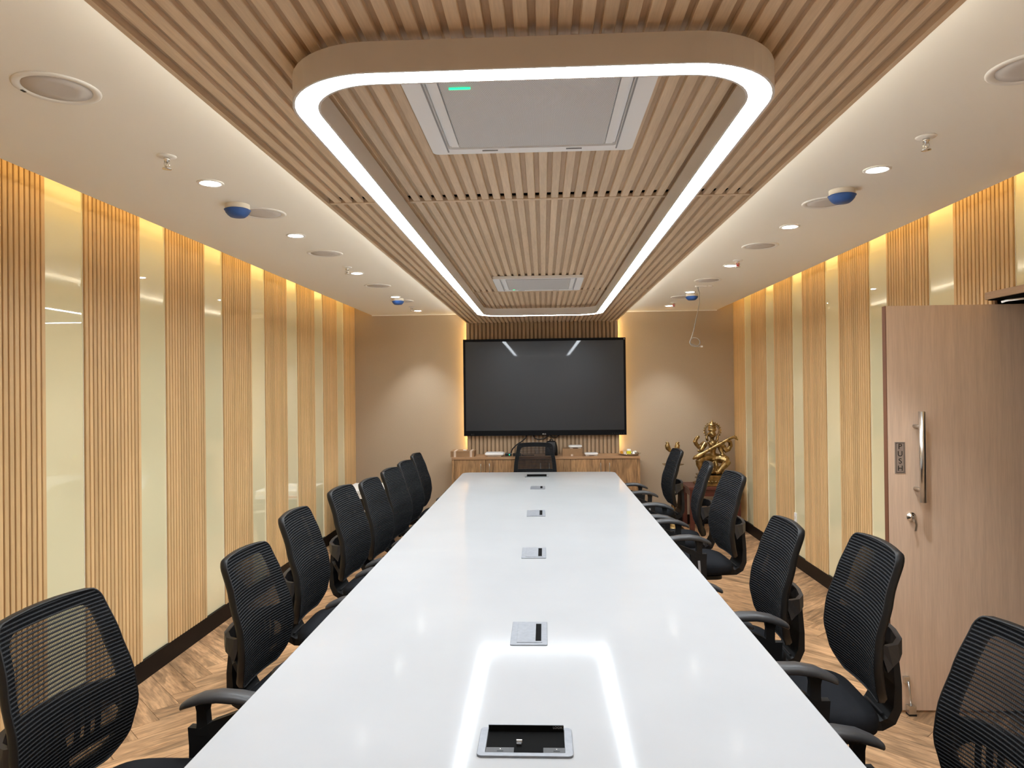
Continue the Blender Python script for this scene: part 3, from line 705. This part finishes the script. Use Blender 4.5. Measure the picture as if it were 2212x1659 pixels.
# arms
fg.tube([S(600, 610, .0), S(540, 650, -.01), S(480, 700, -.015)], [.034, .030, .026], 10)
fg.tube([S(490, 710, -.01), S(420, 630, -.01), S(398, 585, -.005), S(420, 530, .0), S(445, 500, .01)], [.024, .024, .026, .022, .016], 10)
fg.ell(S(450, 495, .012), (.021, .016, .018)); fg.ell(S(470, 478, .012), (.008, .008, .012))
fg.tube([S(590, 620, .02), S(530, 690, .05), S(480, 745, .09)], [.032, .028, .022], 10)
fg.tube([S(485, 745, .09), S(430, 750, .11), S(395, 745, .115)], [.018, .016, .008], 8)
fg.tube([S(870, 610, .0), S(960, 700, .0), S(975, 770, .02)], [.034, .030, .022], 10)
fg.tube([S(960, 775, .02), S(1045, 740, .01), S(1085, 660, .01), S(1060, 580, .04), S(990, 555, .085)], [.022, .025, .026, .022, .018], 10)
fg.tube([S(850, 640, .02), S(880, 740, .03), S(900, 800, .05), S(905, 830, .07)], [.030, .024, .020, .016], 10)
fg.ell(S(905, 838, .075), (.028, .024, .018)); fg.ell(S(945, 850, .08), (.012, .012, .012))
for p_ in ((560, 640), (880, 640)): fg.ell(S(p_[0], p_[1], .02), (.034, .030, .012))
f_ = fg.build('figure', 'brass', sta)
rm = f_.modifiers.new('remesh', 'REMESH'); rm.mode = 'VOXEL'; rm.voxel_size = .0045; rm.use_smooth_shade = True
sm_ = f_.modifiers.new('smooth', 'SMOOTH'); sm_.iterations = 2
vn = MB()
vn.tube([S(300, 905, .13), S(350, 870, .13), S(420, 845, .13), S(490, 810, .13), S(540, 775, .13), S(600, 735, .135), S(760, 650, .135), S(900, 580, .13), S(1000, 520, .125), S(1090, 485, .12), S(1130, 490, .12), S(1175, 545, .12)],
        [.008, .022, .030, .026, .017, .0165, .0165, .016, .015, .016, .020, .006], 12)
vn.tube([S(600, 735, .135), S(615, 727, .135)], .021, 12); vn.tube([S(860, 600, .132), S(885, 588, .132)], .021, 12); vn.ell(S(880, 635, .12), (.026, .024, .028)); vn.ell(S(1115, 462, .12), (.008, .008, .014))
vn.build('lute', 'brass', sta)
hl = MB(); cxh, czh = S(752, 372)[0], S(752, 372)[2]
hl.tube([(cxh + .086*cos(a), .035, czh + .086*sin(a)) for a in [radians(-50 + 280*i/40) for i in range(41)]], .0075, 8)
hl.tube([(cxh + .070*cos(a), .035, czh + .070*sin(a)) for a in [radians(-50 + 280*i/40) for i in range(41)]], .0045, 8)
for i in range(17):
    a = radians(-48 + 276*i/16); hl.ell((cxh + .096*cos(a), .035, czh + .096*sin(a)), (.0095, .006, .0095), 8, 6)
hl.build('halo', 'brass', sta)
# standing oil lamp
lp = thing('brass_lamp', 'tall brass oil lamp standing behind the far right chair', 'lamp', (1.475, 8.22, 0))
MB().lathe([(.12, .0005), (.125, .015), (.10, .04), (.06, .07), (.035, .10), (.03, .16), (.05, .19), (.03, .22), (.022, .30), (.04, .33), (.022, .36), (.02, .46), (.045, .50), (.022, .53), (.02, .58), (.05, .61), (.024, .64), (.02, .70), (.03, .73)], 24).build('stem', 'brass', lp)
MB().lathe([(.0005, .735), (.06, .738), (.115, .752), (.12, .758), (.10, .752), (.03, .746), (.02, .742)], 24, caps=False, scal=lambda a, zz: 1 + .10*(zz > .75)*cos(5*a)).build('oil_dish', 'brass', lp)
MB().lathe([(.024, .745), (.02, .78), (.032, .80), (.018, .83), (.015, .90), (.02, .93)], 16).build('upper_stem', 'brass', lp)
for s in (-1, 1):
    MB().tube([(0, 0, .90), (s*.03, 0, .915), (s*.052, 0, .945), (s*.060, 0, .975), (s*.052, 0, 1.0), (s*.066, 0, 1.008), (s*.080, 0, 1.004)], [.012, .020, .030, .026, .017, .012, .003], 10).ell((s*.042, .005, .955), (.018, .022, .028), 10, 7).build('bird_finial', 'brass', lp)

ws = thing('wall_socket', 'small white socket plate low on the right wall behind chairs', 'socket', (RXF+.0115, 6.60, .44))
MB().box(-.008, -.0005, -.045, .045, -.045, .045).build('plate', 'white', ws, bevel=.002)
MB().box(-.0095, -.0082, -.030, .030, -.012, .012).build('switch', 'offwhite', ws)
# ------------------------------------------------------------------ low white-topped unit by the left wall
wu = thing('white_topped_unit', 'low dark unit with a ribbed white top in the back left corner', 'cabinet', (-1.865, 7.62, 0))
MB().box(-.27, .27, -.29, .31, .565, .600).build('top', 'white', wu, bevel=.004)
MB().box(-.27, .27, -.302, -.2905, .515, .560).build('front_lip', 'white', wu)
for i in range(26): MB().box(-.262 + i*.0205, -.252 + i*.0205, -.3005, -.2905, .561, .598).build('rib', 'white', wu)
MB().box(-.18, -.08, -.3035, -.3022, .527, .547).build('label_print', 'redprint', wu)
MB().box(-.26, .26, -.285, .30, .08, .5645).build('body', 'blackgloss', wu)
MB().box(-.262, .262, -.295, -.2855, .375, .395).build('shelf_edge', 'offwhite', wu)
for sx in (-.24, .24):
    for sy in (-.26, .27): MB().tube([(sx, sy, .0005), (sx, sy, .08)], .018, 8).build('foot', 'black', wu)

# ------------------------------------------------------------------ table
TA, TB, TN, TF, TT = -.873, .750, 1.25, 7.60, .750
tb = thing('conference_table', 'long glossy white conference table with cable boxes along its centre', 'table', ((TA+TB)/2, 0, 0))
thw = (TB-TA)/2; tcx = (TA+TB)/2
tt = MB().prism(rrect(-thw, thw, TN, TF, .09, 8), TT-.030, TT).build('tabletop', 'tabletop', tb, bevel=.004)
for y in (1.9, 4.42, 6.95): 
    p = MB().box(-.30, .30, y-.22, y+.22, .0005, .1).box(-.24, .24, y-.16, y+.16, .1, TT-.0305).build('pedestal', 'tablebase', tb)
MB().box(-.05, .05, 2.07, 6.78, .55, TT-.0305).build('beam', 'tablebase', tb)
# cable boxes set into the top
def small_box(label, y0, y1):
    x0, x1 = -.127, .004; cx, cy = (x0+x1)/2, (y0+y1)/2; hx, hy = (x1-x0)/2, (y1-y0)/2
    a = thing('cable_box', label, 'cable box', (cx, cy, TT), group='flush aluminium cable boxes in the table')
    MB().prism(rrect(-hx, hx, -hy, hy, .004, 3), .0003, .0035).build('frame', 'alu', a, bevel=.001)
    MB().box(-hx+.022, hx-.018, -hy+.022, hy-.018, .0036, .0050).build('lid', 'alu', a, bevel=.0006)
    MB().box(hx-.042, hx-.022, -hy+.034, hy-.030, .0049, .0056).build('brush_slot', 'black_gap', a)
small_box('nearest closed aluminium cable box, in front of open black box', 2.48, 2.725)
small_box('second closed aluminium cable box from the near end', 3.745, 3.995)
small_box('third closed aluminium cable box from the near end', 4.97, 5.22)
small_box('farthest closed aluminium cable box, nearest the head chair', 6.30, 6.50)
def flip_box(label, x0, x1, y0, y1, detail):
    cx, cy = (x0+x1)/2, (y0+y1)/2; hx, hy = (x1-x0)/2, (y1-y0)/2
    a = thing('flip_cable_box', label, 'cable box', (cx, cy, TT), group='open flip-top cable boxes')
    o1, i1 = rrect(-hx, hx, -hy, hy, .012, 4), rrect(-hx+.020, hx-.020, -hy+.016, hy-.010, .002, 4)
    MB().rings([Z(i1, .0005), Z(i1, .006), Z(o1, .006), Z(o1, .0003)], caps=False, smooth=False).build('frame', 'alu', a, bevel=.001)
    ww = hx-.0205
    MB().box(-ww, ww, -hy+.0165, hy-.0105, .0004, .0012).build('well', 'black_gap', a)
    if detail:
        MB().box(-ww, -.028, -hy+.017, -hy+.045, .0013, .0035).build('socket_module', 'darkgrey', a)
        MB().box(.045, ww, -hy+.017, -hy+.045, .0013, .0035).build('socket_module', 'darkgrey', a)
        for x in (-.062, .078): MB().box(x-.008, x+.008, -hy+.026, -hy+.031, .0034, .0040).build('port', 'black', a)
        for x in (-.062, .078): MB().box(x-.0012, x+.0012, -hy+.036, -hy+.0384, .0034, .0041).build('indicator', 'white', a)
        MB().box(-.022, -.010, -hy+.055, -hy+.066, .0012, .007).build('plug', 'darkgrey', a)
        MB().box(-.023, -.009, -hy+.072, -hy+.077, .0012, .008).build('plug_tip', 'white', a)
    ld = MB().box(-ww, ww, hy-.0145, hy-.0118, .0006, .018).build('lid', 'black_gap', a)
    MB().box(-ww, ww, hy-.0150, hy-.0112, .0181, .0193).build('edge', 'alu', ld)
    if detail: text('lettering', 'LOGIK', .0085, 'greyslot', ld, Matrix.Translation((ww-.0155, hy-.0152, .0128)) @ Matrix.Rotation(pi/2, 4, 'X'), .0002)
flip_box('open black flip-top cable box at the near end of the table', -.174, .063, 1.727, 1.872, True)
flip_box('open flip-top cable box at the far end of the table', -.198, .043, 7.15, 7.27, False)

# ------------------------------------------------------------------ chairs
def lerp_tab(tab, x):
    if x <= tab[0][0]: return tab[0][1]
    for (a, b), (c, d) in zip(tab, tab[1:]):
        if x <= c:
            t = (x-a)/(c-a); t = t*t*(3-2*t) * .5 + t*.5
            return b + (d-b)*t
    return tab[-1][1]
ZB0, ZB1 = .500, 1.026
def b_y(zz): return lerp_tab([(.50, -.246), (.58, -.226), (.66, -.217), (.74, -.223), (.88, -.260), (1.03, -.309)], zz)
def b_w(zz): return lerp_tab([(.50, .190), (.58, .228), (.66, .243), (.78, .236), (1.03, .200)], zz)
def b_half(zz, inset=0.0):
    w_ = b_w(zz) - inset; zt, zb = ZB1 - inset, ZB0 + inset; rt_, rb_ = .034, .050
    if zz > zt - rt_:
        d = min(1, (zz - (zt-rt_))/rt_); return w_ - rt_ + rt_*sqrt(max(0, 1-d*d))
    if zz < zb + rb_:
        d = min(1, ((zb+rb_) - zz)/rb_); return w_ - rb_ + rb_*sqrt(max(0, 1-d*d))
    return w_
def b_pt(x, zz, back=0.0):
    u = x / .24
    arch = .014*(1-u*u)*max(0, (zz-.9)/.126)
    return (x, b_y(zz) - .030*(1-u*u) - back, zz + arch)
def zrows(inset, n):
    zs = []
    for i in range(n+1):
        t = i/n; t = .5 - .5*cos(pi*t); zs.append(ZB0+inset + (ZB1-ZB0-2*inset)*t)
    return zs
def loop(inset, back, n=26):
    zs = zrows(inset, n); R_ = [(b_half(zz, inset), zz) for zz in zs]
    pts = []
    nb = 6
    for x, zz in R_: pts.append(b_pt(x, zz, back))
    xt = R_[-1][0]
    for i in range(1, nb): pts.append(b_pt(xt - 2*xt*i/nb, R_[-1][1], back))
    for x, zz in reversed(R_): pts.append(b_pt(-x, zz, back))
    xb = R_[0][0]
    for i in range(1, nb): pts.append(b_pt(-xb + 2*xb*i/nb, R_[0][1], back))
    return pts
def make_chair():
    ch = thing('office_chair', 'x', 'chair', group='black mesh office chairs')
    # back: woven front, rim frame behind it, lumbar bridge
    g = MB(); zs = zrows(.006, 34); nc = 12; vs = []
    for zz in zs:
        hw_ = b_half(zz, .006)
        for c in range(nc+1): vs.append(b_pt(-hw_ + 2*hw_*c/nc, zz, -.003))
    fs = [(r*(nc+1)+c, r*(nc+1)+c+1, (r+1)*(nc+1)+c+1, (r+1)*(nc+1)+c) for r in range(len(zs)-1) for c in range(nc)]
    g.add(vs, fs, True); g.build('back_mesh', 'rib', ch)
    # upright threads of the weave: thin ribbons set edge-on behind the ribs
    wv = MB(); wz = zrows(.012, 18)
    for i in range(143):
        x = -.2272 + .0032*i; run = [zz for zz in wz if b_half(zz, .010) > abs(x)]
        if len(run) < 2: continue
        vs = [p for zz in run for p in (b_pt(x, zz, -.0024), b_pt(x, zz, -.0009))]
        wv.add(vs, [(2*k, 2*k+1, 2*k+3, 2*k+2) for k in range(len(run)-1)])
    wv.build('back_weave', 'seat', ch)
    fr = MB()
    fr.rings([loop(.0055, -.0036), loop(.0015, -.0042), loop(0, -.001), loop(.001, .018), loop(.010, .030), loop(.038, .030), loop(.044, .012), loop(.040, .001), loop(.0055, .001)], closed=True)
    fr.build('back_frame', 'black', ch)
    lb = MB()
    for zz, hgt in ((.735, .030), (.600, .030)):
        lb.bar([b_pt(-.215 + .043*i, zz, .016) for i in range(11)], hgt, .010, (0, 0, 1))
    for x in (-.115, -.075, -.035, .035, .075, .115): lb.bar([b_pt(x, .60 + .0225*i, .020) for i in range(7)], .017, .008, (1, 0, 0))
    lb.build('lumbar_support', 'black', ch)
    # yoke round the back and the spine down under the seat
    yk = MB()
    ypts = [(sx_*.222, -.250, .685) for sx_ in (1,)] + [(.221, -.272, .692), (.206, -.303, .700), (.160, -.333, .706), (.08, -.348, .708), (0, -.352, .708), (-.08, -.348, .708), (-.160, -.333, .706), (-.206, -.303, .700), (-.221, -.272, .692), (-.222, -.250, .685)]
    yk.bar(ypts, [.10, .075, .06, .055, .06, .065, .06, .055, .06, .075, .10], .018, (0, 0, 1))
    yk.build('yoke', 'darkgrey', ch)
    sp = MB()
    sp.bar([(0, -.349, .735), (0, -.356, .66), (0, -.357, .54), (0, -.352, .46), (0, -.330, .415), (0, -.30, .392), (0, -.20, .385), (0, -.08, .385)], [.13, .15, .19, .20, .20, .18, .16, .14], [.018, .020, .024, .030, .034, .034, .030, .026], (1, 0, 0))
    s_ = sp.build('spine', 'black', ch)
    for i in range(3): MB().bar([(-.07, -.334+.024*i, .440-.012*i), (.07, -.334+.024*i, .440-.012*i)], .008, .006, (0, 1, 0)).build('rib', 'darkgrey', s_)
    MB().bar([(.085, -.345, .60), (.112, -.325, .585), (.118, -.300, .55), (.115, -.296, .52)], .016, .012, (0, 1, 0)).build('lever', 'darkgrey', ch)
    # seat cushion
    st_ = MB(); R_ = []
    for inset, zz in ((.030, .395), (.004, .400), (0, .420), (0, .440), (.010, .458), (.035, .468), (.09, .471), (.16, .469)):
        ring = []
        for i in range(40):
            a = 2*pi*i/40; c_, s2 = cos(a), sin(a); e_ = .42
            x = (.252-inset)*math.copysign(abs(c_)**e_, c_); y = (.255-inset)*math.copysign(abs(s2)**e_, s2)
            x *= 1 + .06*(y/.24) ; drop = .022*max(0, y/.24)**2
            ring.append((x, y-.015, zz + .016 - drop))
        R_.append(ring)
    st_.rings(R_); st_.build('seat', 'seat', ch)
    pn = MB(); pn.prism(rrect(-.19, .19, -.19, .18, .05, 5), .372, .3945); pn.box(-.09, .09, -.10, .10, .335, .3718)
    pn.build('seat_pan', 'black', ch)
    MB().tube([(.10, .06, .36), (.20, .07, .355), (.27, .075, .350)], [.006, .006, .011], 8).build('tilt_lever', 'black', ch)
    # arms
    for s in (-1, 1):
        def P(y, zz, dx=0): return (s*(.272+dx), y, zz)
        pad = MB(); rr = []
        for y, zz, w_, t_ in ((.222, .640, .020, .012), (.212, .645, .034, .022), (.17, .656, .037, .028), (.11, .664, .038, .030), (.05, .666, .038, .030), (-.01, .657, .036, .029), (-.055, .640, .031, .025), (-.078, .628, .025, .021), (-.086, .624, .014, .013)):
            rr.append([P(y, zz, dx_) if k_ is None else (s*.272 + dx_, y, zz + k_) for dx_, k_ in [(-w_, -t_*.3), (-w_*.85, t_*.25), (-w_*.4, t_*.5), (w_*.4, t_*.5), (w_*.85, t_*.25), (w_, -t_*.3), (w_*.8, -t_*.5), (-w_*.8, -t_*.5)]])
        pad.rings(rr); am = pad.build('armrest', 'armpad', ch)
        po = MB()
        po.bar([P(.165, .645), P(.11, .605), P(.035, .570), P(.0, .54)], [.030, .028, .030, .034], [.020, .022, .034, .05], (1, 0, 0))
        po.bar([P(-.010, .645), P(-.010, .615), P(-.008, .575), P(-.004, .54)], [.032, .028, .030, .034], [.045, .034, .036, .05], (1, 0, 0))
        po.bar([P(-.004, .560), P(-.006, .50), P(-.012, .43), P(-.018, .385), P(-.02, .372)], [.030, .032, .032, .032, .030], [.105, .092, .082, .072, .060], (1, 0, 0))
        po.bar([(s*.282, -.02, .378), (s*.20, -.02, .366), (s*.10, -.02, .362)], .060, .014, (0, 1, 0))
        q = po.build('arm_post', 'black', ch)
        MB().bar([(s*.2895, -.004, .520), (s*.2895, -.010, .425)], .014, .003, (0, 1, 0)).build('slot', 'greyslot', q)
    # gas lift, star base, castors
    MB().lathe([(.026, .0), (.026, .10), (.018, .102), (.018, .225)], 16, c=(0, 0, .111)).build('gas_lift', 'black', ch)
    MB().lathe([(.030, .075), (.042, .085), (.042, .118), (.030, .124)], 16).build('hub', 'black', ch)
    for i in range(5):
        a = radians(90 + 72*i); dx_, dy_ = cos(a), sin(a)
        MB().bar([(dx_*.03, dy_*.03, .100), (dx_*.16, dy_*.16, .096), (dx_*.29, dy_*.29, .078)], [.050, .042, .030], [.034, .030, .020], (-dy_, dx_, 0)).build('base_leg', 'black', ch)
        ca_ = MB(); nx, ny = -dy_, dx_
        for o_ in (-.014, .014):
            c_ = Vector((dx_*.285 + nx*o_, dy_*.285 + ny*o_, .0285))
            n_ = Vector((nx, ny, 0))
            ca_.tube([c_ - n_*.009, c_ + n_*.009], .028, 14)
        ca_.tube([(dx_*.285, dy_*.285, .03), (dx_*.285, dy_*.285, .072)], .008, 8)
        ca_.build('castor', 'black', ch)
    return ch
CH = {
 'L1': (-1.122, 1.985, -94.0, 0.004, 'nearest one on the left side of the table'),
 'L2': (-.965, 2.990, -93.0, -.065, 'second chair from the front on the left side'),
 'L3': (-.960, 3.600, -89.5, -.003, 'third chair from the front on the left side'),
 'L4': (-.920, 4.270, -93.7, .020, 'fourth chair from the front on the left side'),
 'L5': (-.905, 4.915, -93.7, -.014, 'fifth chair from the front on the left side'),
 'L6': (-.900, 5.555, -95.8, -.014, 'sixth chair from the front on the left side'),
 'L7': (-.905, 6.195, -94.8, -.020, 'seventh chair from the front on the left side'),
 'L8': (-.930, 6.900, -91.0, -.017, 'farthest chair on the left side, standing apart'),
 'R1': (.905, 1.850, 92.0, -.030, 'nearest chair on the right side, cut by the photo corner'),
 'R2': (.900, 2.700, 87.5, .034, 'chair in front of the open door, second on the right side'),
 'R3': (.820, 3.420, 89.6, -.029, 'third chair from the front on the right side'),
 'R4': (.945, 4.790, 92.8, .034, 'fourth chair from the front on the right side'),
 'R5': (.920, 5.500, 82.6, .034, 'fifth chair on the right side, in front of the wooden stand'),
 'R6': (.955, 6.880, 91.7, .010, 'farthest chair on the right side, in front of the brass lamp'),
 'H': (-.101, 7.640, 180.0, 0.0, 'chair at the head of the table, back against the sideboard'),
}
proto = None
for key, (x, y, th, lift, lab) in CH.items():
    if proto is None: proto = make_chair(); c = proto
    else: c = copy_tree(proto)
    c.location = (x, y, 0); c.rotation_euler = (0, 0, radians(th)); c['label'] = 'black mesh office chair, ' + lab
    # the gas lift raises or lowers everything above the star base
    for part in c.children:
        if not part.name.startswith(('base_leg', 'castor', 'hub')):
            part.location = (0, 0, lift)
